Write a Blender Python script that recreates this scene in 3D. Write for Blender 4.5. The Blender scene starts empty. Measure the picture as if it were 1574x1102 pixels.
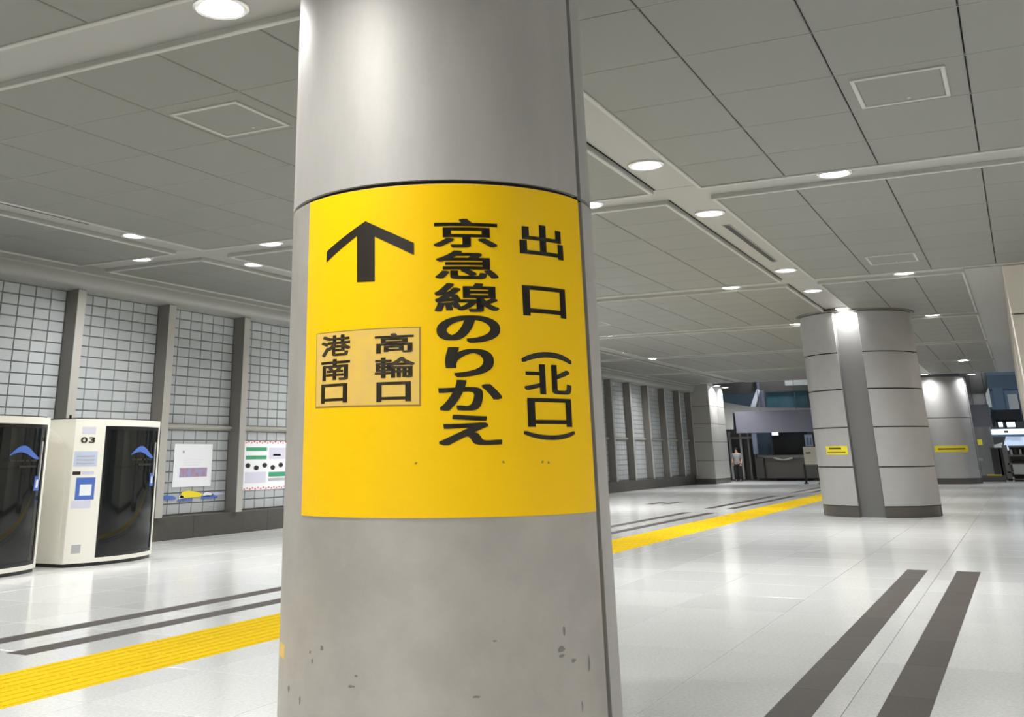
import bpy, bmesh, math, random
from mathutils import Vector, Matrix
random.seed(7)
C = bpy.context.scene.collection
sin, cos, PI = math.sin, math.cos, math.pi

# ------------------------------------------------------------------ camera, world, exposure
F, PX, PY, W, H = 1600.4, 665.1, 135.5, 1574, 1102
RT = Vector((0.8811, 0.4727, -0.0117)).normalized()
FW = Vector((-0.4423, 0.8325, 0.3336)); FW = (FW - RT * FW.dot(RT)).normalized()
DN = FW.cross(RT).normalized()
EYE = Vector((0, 0, 1.5))
cd = bpy.data.cameras.new('camera'); cam = bpy.data.objects.new('camera', cd); C.objects.link(cam)
cd.sensor_fit = 'HORIZONTAL'; cd.sensor_width = 36; cd.lens = F / W * 36
cd.shift_x = (W / 2 - PX) / W; cd.shift_y = -(H / 2 - PY) / W
cd.clip_end = 400; cd.clip_start = .05
U = -DN
cam.matrix_world = Matrix(((RT.x, U.x, -FW.x, EYE.x), (RT.y, U.y, -FW.y, EYE.y), (RT.z, U.z, -FW.z, EYE.z), (0, 0, 0, 1)))
bpy.context.scene.camera = cam
vs = bpy.context.scene.view_settings
vs.view_transform = 'Standard'; vs.look = 'None'; vs.gamma = 1; vs.use_curve_mapping = False; vs.exposure = 0.0
wd = bpy.data.worlds.new('world'); bpy.context.scene.world = wd; wd.use_nodes = True
wd.node_tree.nodes['Background'].inputs[0].default_value = (.55, .6, .7, 1)
wd.node_tree.nodes['Background'].inputs[1].default_value = .25
LAMP = 96.0          # watts of one downlight


def at(u, v, Y):     # a point of the far hall, at depth Y along the concourse
    d = RT * ((u - PX) / F) + DN * ((v - PY) / F) + FW
    return EYE + d * ((Y - EYE.y) / d.y)


# ------------------------------------------------------------------ materials
def mat(name, col, rough=.5, metal=0, spec=.5, emit=None, es=1, noise=0, nscale=8, bump=0, bscale=60, col2=None, rnd=0, coat=0, aniso=None):
    m = bpy.data.materials.new(name); m.use_nodes = True
    nt = m.node_tree; b = nt.nodes['Principled BSDF']; L = nt.links.new
    c4 = (*col, 1)
    b.inputs['Base Color'].default_value = c4
    b.inputs['Roughness'].default_value = rough; b.inputs['Metallic'].default_value = metal
    b.inputs['Specular IOR Level'].default_value = spec
    b.inputs['Coat Weight'].default_value = coat
    if emit:
        b.inputs['Emission Color'].default_value = (*emit, 1); b.inputs['Emission Strength'].default_value = es
    src = None
    if noise or bump:
        tc = nt.nodes.new('ShaderNodeTexCoord')
        src_v = tc.outputs['Object']
        if aniso:
            mp = nt.nodes.new('ShaderNodeMapping'); mp.inputs['Scale'].default_value = aniso
            L(src_v, mp.inputs[0]); src_v = mp.outputs[0]
    if noise:
        n = nt.nodes.new('ShaderNodeTexNoise'); n.inputs['Scale'].default_value = nscale; n.inputs['Detail'].default_value = 6
        n.inputs['Roughness'].default_value = .65
        L(src_v, n.inputs['Vector'])
        r = nt.nodes.new('ShaderNodeValToRGB'); c2 = col2 or tuple(x * (1 - noise) for x in col)
        r.color_ramp.elements[0].position = .38; r.color_ramp.elements[1].position = .62
        r.color_ramp.elements[0].color = (*c2, 1); r.color_ramp.elements[1].color = c4
        L(n.outputs['Fac'], r.inputs[0]); src = r.outputs[0]
    if rnd:
        oi = nt.nodes.new('ShaderNodeObjectInfo'); mr = nt.nodes.new('ShaderNodeMapRange')
        mr.inputs[3].default_value = 1 - rnd; mr.inputs[4].default_value = 1
        L(oi.outputs['Random'], mr.inputs[0])
        mx = nt.nodes.new('ShaderNodeVectorMath'); mx.operation = 'SCALE'
        if src: L(src, mx.inputs[0])
        else: mx.inputs[0].default_value = col
        L(mr.outputs[0], mx.inputs['Scale']); src = mx.outputs[0]
    if src: L(src, b.inputs['Base Color'])
    if bump:
        n2 = nt.nodes.new('ShaderNodeTexNoise'); n2.inputs['Scale'].default_value = bscale; n2.inputs['Detail'].default_value = 3
        L(src_v, n2.inputs['Vector'])
        bp = nt.nodes.new('ShaderNodeBump'); bp.inputs['Strength'].default_value = bump; bp.inputs['Distance'].default_value = .01
        L(n2.outputs['Fac'], bp.inputs['Height']); L(bp.outputs[0], b.inputs['Normal'])
    return m


def glassy(name, tint, alpha, rough=.03):
    m = bpy.data.materials.new(name); m.use_nodes = True; nt = m.node_tree; L = nt.links.new
    b = nt.nodes['Principled BSDF']; b.inputs['Base Color'].default_value = (*tint, 1); b.inputs['Roughness'].default_value = rough
    t = nt.nodes.new('ShaderNodeBsdfTransparent'); t.inputs[0].default_value = (.75, .85, .9, 1)
    mx = nt.nodes.new('ShaderNodeMixShader'); mx.inputs[0].default_value = alpha
    L(t.outputs[0], mx.inputs[1]); L(b.outputs[0], mx.inputs[2]); L(mx.outputs[0], nt.nodes['Material Output'].inputs[0])
    return m


M = dict(
    tile=mat('pale_granite', (.84, .85, .845), .15, spec=.38, noise=.14, nscale=40, col2=(.72, .73, .72), rnd=.10),
    grout=mat('grout', (.22, .22, .21), .7),
    dark_tile=mat('dark_granite', (.085, .072, .062), .6, spec=.2, noise=.3, nscale=60, col2=(.06, .052, .045), rnd=.2),
    yellow_tile=mat('yellow_tile', (.80, .545, .004), .8, spec=.1, noise=.08, nscale=30, rnd=.07),
    panel=mat('ceiling_panel_grey', (.185, .186, .168), .55, rnd=.04),
    band=mat('ceiling_band_grey', (.285, .285, .265), .4),
    lip=mat('ceiling_lip', (.40, .40, .37), .4),
    joint_light=mat('ceiling_joint_highlight', (.30, .30, .27), .5),  # lighter grey painted in for panel bevels catching light
    void=mat('dark_void', (.03, .03, .028), .8),
    lens=mat('lamp_lens', (1, 1, 1), .4, emit=(1, .985, .95), es=9),
    chrome=mat('lamp_rim', (.85, .85, .84), .25, metal=.6),
    steel=mat('painted_steel', (.46, .445, .42), .58, metal=.3, noise=.07, nscale=5, bump=.06, bscale=40, aniso=(1, 1, .25)),
    steel_scuff=mat('painted_steel_scuffed', (.46, .435, .395), .42, metal=.35, noise=.13, nscale=2.6, bump=.08, bscale=30),
    steel_far=mat('pillar_steel', (.46, .462, .465), .42, metal=.35, noise=.05, nscale=3),
    groove=mat('groove_steel', (.17, .17, .17), .5, metal=.2),
    seam=mat('seam_dark', (.055, .045, .035), .6),
    kick=mat('kick_plate', (.115, .105, .095), .4, metal=.4),
    yellow=mat('sign_yellow', (.93, .57, .002), .4, spec=.25),
    patch=mat('patch_yellow', (.80, .53, .10), .35, noise=.16, nscale=7, col2=(.74, .50, .14)),
    patch_edge=mat('patch_edge', (.35, .22, .04), .6),
    ink=mat('ink_black', (.018, .014, .008), .45),
    ink_soft=mat('ink_brown_black', (.05, .035, .015), .5),
    scuff=mat('scuff_mark', (.19, .185, .17), .7),
    block=mat('glass_block', (.46, .49, .505), .25, spec=.6, rnd=.10, bump=.15, bscale=14),
    mortar=mat('block_joint', (.16, .165, .16), .6),
    mull=mat('mullion_bronze', (.21, .195, .18), .4, metal=.35),
    mull_face=mat('mullion_face', (.50, .49, .46), .35, metal=.35),
    base=mat('base_plinth', (.07, .066, .057), .45, noise=.12, nscale=6),
    white=mat('booth_white', (.88, .86, .78), .3, coat=.2),
    booth_in=mat('booth_inside', (.035, .035, .035), .6),
    booth_black=mat('booth_black', (.012, .012, .012), .25),
    tinted=glassy('tinted_glass', (.012, .014, .014), .86),
    blue=mat('print_blue', (.08, .17, .55), .4),
    paleblue=mat('print_pale_blue', (.55, .62, .80), .4),
    lilac=mat('print_lilac', (.66, .66, .78), .4),
    paper=mat('paper_white', (.86, .88, .92), .5),
    photo=mat('print_photo', (.30, .36, .62), .5, noise=.5, nscale=9, col2=(.45, .22, .27)),
    grey=mat('print_grey', (.45, .45, .46), .5),
    green=mat('print_green', (.05, .33, .17), .5),
    red=mat('print_red', (.70, .10, .12), .5),
    yprint=mat('print_yellow', (.88, .72, .03), .45),
    beige=mat('beige_panel', (.66, .61, .53), .4),
    pier=mat('pier_panel', (.45, .44, .41), .4, metal=.2),
    slate=mat('slate_blue_panel', (.155, .16, .20), .4, metal=.2),
    dkblue=mat('dark_blue_wall', (.07, .11, .16), .5),
    midblue=mat('mid_blue_wall', (.14, .21, .29), .45),
    palewall=mat('pale_wall', (.60, .60, .57), .5),
    dark=mat('dark_brown', (.06, .055, .05), .4),
    brown=mat('counter_brown', (.10, .092, .082), .3),
    black=mat('black', (.008, .009, .011), .3),
    screen=mat('lit_sign', (.8, .9, 1), .4, emit=(.75, .88, 1), es=1.5),
    soft_lit=mat('lit_shopfront', (.7, .8, .95), .4, emit=(.55, .68, .9), es=.4),
    tealglass=mat('teal_window', (.03, .09, .12), .12, noise=.6, nscale=1.4, col2=(.06, .12, .14), aniso=(1, 1, .15)),
    skin=mat('skin', (.55, .36, .26), .5), hair=mat('hair_black', (.012, .01, .01), .4),
    shirt=mat('grey_shirt', (.26, .27, .29), .8), trouser=mat('black_trousers', (.01, .01, .012), .8),
)


# ------------------------------------------------------------------ mesh helpers
class MB:
    def __init__(s): s.v = []; s.f = []; s.mi = []
    def add(s, vs_, fs, mi=0):
        n = len(s.v); s.v += [tuple(p) for p in vs_]; s.f += [[i + n for i in f] for f in fs]; s.mi += [mi] * len(fs); return s
    def box(s, x0, x1, y0, y1, z0, z1, mi=0):
        return s.add([(x, y, z) for z in (z0, z1) for y in (y0, y1) for x in (x0, x1)],
                     [(0, 2, 3, 1), (4, 5, 7, 6), (0, 1, 5, 4), (2, 6, 7, 3), (0, 4, 6, 2), (1, 3, 7, 5)], mi)
    def cham(s, x0, x1, y0, y1, z0, z1, c, axis='z', side=-1, mi=0):
        """box whose one face (axis, side) is chamfered"""
        A = {'x': (1, 2, 0), 'y': (2, 0, 1), 'z': (0, 1, 2)}[axis]
        lo = (x0, y0, z0); hi = (x1, y1, z1)
        a, b, n = A
        nf, nb = (lo[n], hi[n]) if side < 0 else (hi[n], lo[n])
        nm = nf + c * (1 if side < 0 else -1)
        P = []
        for d, k in ((nb, 0), (nm, 0), (nf, c)):
            for (u, v) in ((lo[a] + k, lo[b] + k), (hi[a] - k, lo[b] + k), (hi[a] - k, hi[b] - k), (lo[a] + k, hi[b] - k)):
                q = [0, 0, 0]; q[a] = u; q[b] = v; q[n] = d; P.append(q)
        fs = [(3, 2, 1, 0), (8, 9, 10, 11)]
        for r in (0, 4):
            for i in range(4): j = (i + 1) % 4; fs.append((r + i, r + j, r + 4 + j, r + 4 + i))
        return s.add(P, fs, mi)
    def prism(s, poly, axis, d0, d1, mi=0):
        """poly of 2-D points extruded along axis ('x': poly=(y,z), 'y': (x,z), 'z': (x,y))"""
        def P(p, d):
            return {'x': (d, p[0], p[1]), 'y': (p[0], d, p[1]), 'z': (p[0], p[1], d)}[axis]
        n = len(poly)
        fs = [list(range(n))[::-1], list(range(n, 2 * n))] + [(i, (i + 1) % n, n + (i + 1) % n, n + i) for i in range(n)]
        return s.add([P(p, d0) for p in poly] + [P(p, d1) for p in poly], fs, mi)
    def shell(s, cx, cy, r0, r1, t0, t1, z0, z1, n=48, mi=0):
        P = []
        for i in range(n + 1):
            t = t0 + (t1 - t0) * i / n
            for r, z in ((r0, z0), (r1, z0), (r1, z1), (r0, z1)): P.append((cx + r * sin(t), cy - r * cos(t), z))
        fs = [(0, 1, 2, 3), (4 * n + 3, 4 * n + 2, 4 * n + 1, 4 * n)]
        for i in range(n):
            a, b = 4 * i, 4 * i + 4
            for k in range(4): l = (k + 1) % 4; fs.append((a + k, b + k, b + l, a + l))
        return s.add(P, fs, mi)
    def lathe(s, cx, cy, prof, n=24, mi=0, close=False):
        P = []; k = len(prof)
        for i in range(n):
            t = 2 * PI * i / n
            for r, z in prof: P.append((cx + r * cos(t), cy + r * sin(t), z))
        fs = []
        for i in range(n):
            a, b = i * k, ((i + 1) % n) * k
            for j in range(k - 1 + (1 if close else 0)): l = (j + 1) % k; fs.append((a + j, b + j, b + l, a + l))
        return s.add(P, fs, mi)
    def tube(s, p0, p1, r0, r1=None, n=10, mi=0):
        p0 = Vector(p0); p1 = Vector(p1); r1 = r0 if r1 is None else r1
        d = (p1 - p0).normalized(); a = d.orthogonal().normalized(); b = d.cross(a)
        P = []
        for p, r in ((p0, r0), (p1, r1)):
            for i in range(n): t = 2 * PI * i / n; P.append(p + a * r * cos(t) + b * r * sin(t))
        return s.add(P, [list(range(n))[::-1], list(range(n, 2 * n))] + [(i, (i + 1) % n, n + (i + 1) % n, n + i) for i in range(n)], mi)
    def mesh(s, name, mats, smooth=False):
        me = bpy.data.meshes.new(name); me.from_pydata(s.v, [], s.f)
        for m in (mats if isinstance(mats, (list, tuple)) else [mats]): me.materials.append(m)
        for p, i in zip(me.polygons, s.mi): p.material_index = i
        bm = bmesh.new(); bm.from_mesh(me); bmesh.ops.remove_doubles(bm, verts=bm.verts, dist=1e-6) if smooth else None
        bmesh.ops.recalc_face_normals(bm, faces=bm.faces); bm.to_mesh(me); bm.free()
        if smooth:
            me.shade_smooth(); me.set_sharp_from_angle(angle=math.radians(38))
        return me
    def build(s, name, mats, parent=None, smooth=False, **kw):
        return link(name, s.mesh(name, mats, smooth), parent, **kw)


def link(name, me, parent=None, loc=None, **kw):
    o = bpy.data.objects.new(name, me); C.objects.link(o)
    if parent: o.parent = parent
    if loc is not None: o.location = loc
    for k, v in kw.items(): o[k] = v
    return o


def thing(name, label, cat, loc=(0, 0, 0), group=None, rz=0):
    o = bpy.data.objects.new(name, None); C.objects.link(o); o.empty_display_size = .1
    o.location = loc; o.rotation_euler.z = rz; o['label'] = label; o['category'] = cat
    if group: o['group'] = group
    return o


# ------------------------------------------------------------------ floor
ZC = 4.90
floor = MB().box(-18, 14, -12, 84, -.30, -.006).build('floor', M['grout'], kind='structure')
XS = [-3.47 + 1.117 * k for k in range(-13, 16)]
YS = [11.74 + 1.187 * k for k in range(-20, 62)]
g = .007
tw, td = 1.117 - g, 1.187 - g
tile_me = MB().cham(0, tw, 0, td, -.03, 0, .0015, 'z', 1).mesh('floor_tile', M['tile'])
rest = MB()
for i, y in enumerate(YS):
    for x in XS:
        if x > 13: continue
        if 4.0 < y < 20.5 and -15.6 < x < 1.0 and x > -1.05 * y - 1.5:
            link('floor_tile', tile_me, floor, (x, y, 0))
        else:
            rest.cham(x, x + tw, y, y + td, -.03, 0, .0015, 'z', 1)
rest.build('floor_tile', M['tile'], floor, kind='stuff')


def inlay(x0, x1, y0, y1, step=1.187):
    y = y0
    while y < y1 - .05:
        e = min(y + step, y1)
        link('inlay_strip', MB().box(x0, x1, y + .0012, e - .0012, -.02, .0012).mesh('inlay_strip', M['dark_tile']), floor)
        y = e


for y0, y1 in ((-1.3, 5.5), (6.99, 16.49)):
    inlay(-1.648, -1.392, y0, y1); inlay(-1.045, -.763, y0, y1)
for y0, y1 in ((6.99, 30.0), (32.2, 42.0), (45.5, 52.5)):
    for x in (-8.42, -7.75): inlay(x, x + .24, y0 if x < -8 else y0 - .1, y1, 2.374)
inlay(-8.42, -8.17, -4.0, 6.99, 2.374); inlay(-10.85, -10.6, 34.4, 36.0, 2.4); inlay(-10.4, -10.15, 34.6, 36.6, 2.4)

# yellow tactile path: two rows of square tiles with raised bars
path = thing('tactile_path', 'bright yellow tactile guide path running along the pale granite floor behind the sign pillar', 'tactile paving', (-6.55, 5, 0))
s = .475
tm = MB().cham(0, s - .004, 0, s - .004, -.02, .002, .002, 'z', 1)
for k in range(4): tm.cham(.05 + k * .115, .085 + k * .115, .02, s - .03, .002, .007, .004, 'z', 1)
tm_me = tm.mesh('tactile_tile', M['yellow_tile'])
far_t = MB()
k = 0
while 2.6 + k * s < 58:
    y = 2.6 + k * s
    for j in (0, 1):
        x = -7.03 + j * s
        if y < 34: link('tactile_tile', tm_me, path, (x + 6.55, y - 5, 0))
        else: far_t.cham(x + 6.55, x + 6.55 + s - .004, y - 5, y - 5 + s - .004, -.02, .002, .002, 'z', 1)
    k += 1
far_t.build('tactile_tile', M['yellow_tile'], path, kind='stuff')

# ------------------------------------------------------------------ ceiling
ceil = MB().box(-15.5, 14, -12, 57.0, 5.02, 5.2).build('ceiling', M['void'], kind='structure')
AX = [(-12.5, -11.9), (-3.93, -3.30), (4.70, 5.30)]             # lengthwise bands
BY = [6.03, 14.22, 23.36, 31.30, 39.45, 47.85, 56.3]            # cross bands
BY = [-10.6, -2.3] + BY
hb = .335
FX = [(-14.82, -12.5, 2), (-11.9, -3.93, 7), (-3.30, 4.70, 7), (5.3, 13.3, 7)]
prest = MB(); jm = MB(); lipm = MB(); voidm = MB()
pcount = 0
mesh_cache = {}
for b in range(len(BY) - 1):
    y0, y1 = BY[b] + hb, BY[b + 1] - hb
    rows = 7 if (y1 - y0) > 8 else 6
    dy = (y1 - y0) / rows
    for (x0, x1, cols) in FX:
        if y0 > 22.5 and x0 > 5: continue
        if y0 > 22.5 and x0 > -4: x1 = -.46; cols = 3
        if x1 > 4 and x0 < 0 and y0 > 22.5: continue
        dx = (x1 - x0) / cols
        for r in range(rows):
            for c in range(cols):
                X0, X1 = x0 + c * dx + .006, x0 + (c + 1) * dx - .006
                Y0, Y1 = y0 + r * dy + .005, y0 + (r + 1) * dy - .005
                vis = 2.0 < Y0 < 30.5 and X0 < 1.3 and X0 > -1.25 * Y0 - 2.5
                if vis and pcount < 296:
                    key = (round(X1 - X0, 4), round(Y1 - Y0, 4))
                    if key not in mesh_cache:
                        mesh_cache[key] = MB().cham(0, key[0], 0, key[1], 0, .03, .007, 'z', -1).mesh('ceiling_panel', M['panel'])
                    link('ceiling_panel', mesh_cache[key], ceil, (X0, Y0, ZC)); pcount += 1
                else:
                    prest.cham(X0, X1, Y0, Y1, ZC, ZC + .03, .007, 'z', -1)
            if r: jm.box(x0, x1, y0 + r * dy - .004, y0 + r * dy + .004, ZC - .002, ZC + .02)  # thin batten whose lighter colour stands in for lit bevel edges
        # pressed edge frame round the field
        w = .055
        for (a0, a1, c0, c1) in ((x0, x1, y0, y0 + w), (x0, x1, y1 - w, y1), (x0, x0 + w, y0 + w, y1 - w), (x1 - w, x1, y0 + w, y1 - w)):
            lipm.cham(a0, a1, c0, c1, ZC - .022, ZC + .055, .01, 'z', -1)
prest.build('ceiling_panel', M['panel'], ceil, kind='stuff')
jm.build('joint_highlight', M['joint_light'], ceil, kind='stuff')
lipm.build('field_frame', M['lip'], ceil, kind='stuff')
# recessed bands
zb = ZC + .045
for (a, b_) in AX:
    for k in range(len(BY) - 1):
        y0, y1 = BY[k] + hb, BY[k + 1] - hb
        if a > 4 and y0 > 20: continue
        MB().box(a + .035, b_, y0, y1, zb, zb + .06).build('ceiling_band', M['band'], ceil)
for y in BY[:-1] + [56.3]:
    x1 = 13.3 if y < 22 else -.46
    MB().box(-14.82, x1, y - hb, y + hb, zb - .002, zb + .058).build('ceiling_band', M['band'], ceil)
MB().box(-.46, 14, 23.03, 23.45, zb, zb + .06).build('ceiling_band', M['band'], ceil)
MB().box(-.46, .24, 23.45, 57, ZC + .02, ZC + .08).build('ceiling_band', M['band'], ceil)
MB().box(.24, 14, 23.45, 57, ZC + .02, ZC + .08).build('ceiling_band', M['band'], ceil)


def slot(x, y0, y1, label):
    t = thing('air_slot', label, 'air diffuser', (x, y0, zb))
    MB().box(-.045, .045, 0, y1 - y0, -.006, .0).build('slot_opening', M['void'], t)
    MB().box(-.06, -.045, -.02, y1 - y0 + .02, -.012, .0).box(.045, .06, -.02, y1 - y0 + .02, -.012, .0).box(-.045, .045, -.02, 0, -.012, 0).box(-.045, .045, y1 - y0, y1 - y0 + .02, -.012, 0).build('slot_frame', M['band'], t)


slot(-3.60, 16.75, 20.6, 'long black air slot in the ceiling band running to the far steel pillar')
slot(-12.09, 7.2, 11.45, 'long black air slot in the ceiling band above the white booths')


def access(x0, x1, y0, y1, label):
    t = thing('access_panel', label, 'ceiling hatch', (x0, y0, ZC), 'access hatches in the ceiling panels')
    w, d = x1 - x0, y1 - y0; e = .045
    f = MB()
    for a in ((0, w, 0, e), (0, w, d - e, d), (0, e, e, d - e), (w - e, w, e, d - e)): f.cham(*a, -.016, .0, .006, 'z', -1)
    f.build('hatch_frame', M['lip'], t)
    MB().box(e + .006, w - e - .006, e + .006, d - e - .006, -.007, 0).build('hatch_door', M['panel'], t)
    MB().lathe(w * .55, d - .14, [(0, -.011), (.018, -.011), (.02, -.004)], 10).build('hatch_lock', M['grey'], t)


access(-7.27, -6.40, 7.82, 8.76, 'pale framed square ceiling hatch left of the sign pillar')
access(-.90, -.05, 10.31, 11.30, 'pale framed ceiling hatch at upper right of the photo')
access(-2.01, -1.15, 20.75, 21.75, 'faint framed ceiling hatch in front of the far steel pillar')
access(-10.4, -9.5, 27.4, 28.3, 'faint distant ceiling hatch just right of the sign pillar')

# cove between ceiling and left wall
prof = [(-14.82, 4.945), (-14.82, 4.80)]
for k in range(9):
    a = k / 8 * PI / 2; prof.append((-15.02 + .14 * cos(a), 4.78 - .22 * sin(a)))
prof += [(-15.42, 4.53), (-15.60, 4.53), (-15.60, 5.0), (-14.9, 5.0)]
MB().prism(prof, 'y', -12, 57.2).build('trim_1', M['band'], smooth=True, kind='structure')

# ------------------------------------------------------------------ left wall
XW = -15.42
wall = MB().box(XW - .3, XW - .02, -12, 57.2, 0, 4.95).build('wall_left', M['mortar'], kind='structure')
posts = [14.22 + 2.5 * k for k in range(-10, 12)] + [44.35, 46.9, 49.55, 52.25, 54.9, 57.05]
posts = sorted(p for p in posts if p < 43)
posts += [44.35, 46.9, 49.55, 52.25, 54.9, 57.05]
mull_me = MB().box(0, .295, 0, .20, .43, 4.54, 0).box(.295, .305, .0, .20, .43, 4.54, 1).box(0, .10, .2, .30, .43, 4.54, 1).mesh('mullion', [M['mull'], M['mull_face']])
for p in posts: link('mullion', mull_me, wall, (XW, p, 0))
blocks = []
for a, b_ in zip(posts[:-1], posts[1:]):
    y0, y1 = a + .30, b_ - .0
    n = 6; bw = (y1 - y0) / n
    for zlo, zhi, rows in ((.45, 2.09, 8), (2.20, 4.53, 12)):
        bh = (zhi - zlo) / rows
        for r in range(rows):
            for c in range(n): blocks.append((y0 + c * bw + .012, y0 + (c + 1) * bw - .012, zlo + r * bh + .010, zlo + (r + 1) * bh - .010))
    MB().box(XW, XW + .10, a + .2, b_, 2.13, 2.17).box(XW, XW + .05, a + .2, b_, 2.09, 2.20).build('transom', M['mull_face'], wall)


def vis_block(bk):
    y, z = bk[0], bk[2]
    if y < 11.4 or y > 21.8: return False
    if z < 2.1 and y < 16.9: return False
    return True


vb = sorted([b for b in blocks if vis_block(b)], key=lambda b: b[0])[:300]
vset = set(vb)
cache = {}
for b in vb:
    key = (round(b[1] - b[0], 3), round(b[3] - b[2], 3))
    if key not in cache: cache[key] = MB().cham(0, .02, 0, key[0], 0, key[1], .007, 'x', 1).mesh('glass_block', M['block'])
    link('glass_block', cache[key], wall, (XW - .02, b[0], b[2]))
rb = MB()
for b in blocks:
    if b not in vset: rb.cham(XW - .02, XW, b[0], b[1], b[2], b[3], .007, 'x', 1)
rb.build('glass_block', M['block'], wall, kind='stuff')
bb = MB()
y = -12
while y < 57:
    bb.cham(XW - .02, XW + .20, y + .003, min(y + 2.5, 57.2) - .003, 0, .43, .006, 'x', 1); y += 2.5
bb.build('baseboard_left', M['base'], kind='structure')

# pier closing the glass-block wall
YP = 57.3
pier = MB().box(-16.5, -14.24, YP, YP + 3.2, 0, 4.95).build('wall_far', M['seam'], kind='structure')
zz = [.24, 1.14, 2.06, 2.96, 3.85, 4.93]
for z0, z1 in zip(zz[:-1], zz[1:]):
    MB().cham(-15.6, -14.24, YP - .04, YP, z0 + .012, z1 - .012, .008, 'y', -1).build('pier_panel', M['pier'], pier)
    MB().cham(-14.24, -14.20, YP - .04, YP + 1.4, z0 + .012, z1 - .012, .008, 'x', 1).build('pier_panel', M['pier'], pier)
    MB().cham(-14.24, -14.20, YP + 1.42, YP + 3.2, z0 + .012, z1 - .012, .008, 'x', 1).build('pier_panel', M['pier'], pier)
MB().box(-15.6, -14.21, YP - .03, YP + 3.2, 0, .24).build('baseboard_far', M['kick'], kind='structure')

# right wall block (beige panels)
wr = MB().box(.26, 14, 23.5, 57, 0, 4.97).build('wall_right', M['seam'], kind='structure')
for z0, z1 in ((.15, 1.3), (1.3, 2.65), (2.65, 3.98), (3.98, 4.93)):
    for k in range(4):
        MB().cham(.22 + k * 1.5 + .008, .22 + (k + 1) * 1.5 - .008, 23.45, 23.5, z0 + .012, z1 - .012, .008, 'y', -1).build('wall_panel', M['beige'], wr)
    for k in range(6):
        y = 23.47 + k * 5.5
        MB().cham(.22, .26, y + .01, y + 5.49, z0 + .012, z1 - .012, .008, 'x', -1).build('wall_panel', M['beige'], wr)
MB().box(.20, .26, 23.43, 57, 0, .15).build('baseboard_right', M['kick'], kind='structure')
MB().box(13.6, 14, -12, 24, 0, 5).build('wall_side', M['beige'], kind='structure')
MB().box(-16, 14, -12.4, -12, 0, 5).build('wall_back', M['beige'], kind='structure')


# ------------------------------------------------------------------ downlights
def light_mesh():
    rim = MB().lathe(0, 0, [(.175, .0), (.18, -.022), (.205, -.028), (.225, -.018), (.228, 0)], 32).mesh('lamp_rim', M['chrome'], True)
    lens = MB().lathe(0, 0, [(0.0001, -.022), (.06, -.0215), (.12, -.0195), (.178, -.016)], 32).mesh('lamp_lens', M['lens'], True)
    return rim, lens


RIM, LENS = light_mesh()
LD = {}


def downlight(x, y, label, power=1.0, group='ceiling downlights', z=zb - .002, r=.17):
    t = thing('ceiling_light', label, 'ceiling light', (x, y, z), group)
    link('lamp_rim', RIM, t); link('lamp_lens', LENS, t)
    key = round(power, 2)
    if key not in LD:
        d = bpy.data.lights.new('downlight_lamp', 'AREA'); d.shape = 'DISK'; d.size = .34; d.energy = LAMP * power
        d.color = (1, .99, .97); d.spread = math.radians(150); LD[key] = d
    o = bpy.data.objects.new('downlight_lamp', LD[key]); C.objects.link(o); o.parent = t; o.location = (0, 0, -.04)


for x, y, lb in [
    (-5.11, 6.0, 'large glaring round downlight at top left beside the sign pillar'),
    (-3.6, 12.48, 'round downlight in the ceiling band just right of the sign pillar, before the first crossing'),
    (-3.6, 15.7, 'round downlight just beyond the first band crossing, in front of the black air slot'),
    (-1.58, 14.15, 'round downlight in the cross band at upper right, right of the first crossing'),
    (-5.0, 14.2, 'round downlight half hidden by the right edge of the sign pillar'),
    (-3.6, 21.75, 'round downlight at the far end of the long black air slot'),
    (-3.6, 24.96, 'round downlight in the ceiling band just before the far steel pillar'),
    (.66, 18.9, 'round downlight cut off by the right edge of the photo'),
    (-12.1, 12.45, 'round downlight at the end of the black air slot above the booths'),
    (-10.65, 14.12, 'round downlight right of the left band crossing, near the sign pillar, in the upper row'),
    (-13.5, 14.06, 'round downlight left of the left band crossing, nearest the glass-block wall'),
    (-12.1, 15.6, 'round downlight beyond the left band crossing, lower of the two beside the sign pillar'),
    (-5.08, 23.42, 'round downlight in the second cross band, left of the far steel pillar'),
    (-1.56, 23.42, 'round downlight in the second cross band, right above the far steel pillar'),
    (-10.6, 31.25, 'distant downlight right of the sign pillar, above the cluster of four'),
    (-1.56, 31.4, 'distant downlight level with the top of the far steel pillar on its right'),
    (-1.55, 39.3, 'distant downlight right of the far pillar, second along the row'),
    (-1.55, 48.2, 'distant downlight above the right shoulder of the second steel pillar'),
    (-1.5, 55.2, 'smallest downlight over the third pillar at the far right'),
    (-13.32, 38.76, 'distant downlight of the near four, leftmost, close to the glass-block wall'),
    (-11.9, 37.0, 'distant downlight of the near four, the nearest to the viewer'),
    (-11.85, 39.9, 'distant downlight of the near four, the farthest of them'),
    (-10.44, 38.68, 'distant downlight of the near four, rightmost'),
    (-13.26, 47.6, 'distant downlight of the far four, leftmost'),
    (-11.8, 45.7, 'distant downlight of the far four, nearest to the viewer'),
    (-11.8, 49.0, 'distant downlight of the far four, beside the bright corner of the pier'),
    (-10.38, 47.5, 'distant downlight of the far four, rightmost'),
    (-10.2, 54.3, 'very distant downlight over the dark hanging fascia'),
]:
    downlight(x, y, lb, 1.6 if x < -10 and y > 30 else .8)
hid = 'round ceiling lamp out of sight, grid downlights and added fill alike'
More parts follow.
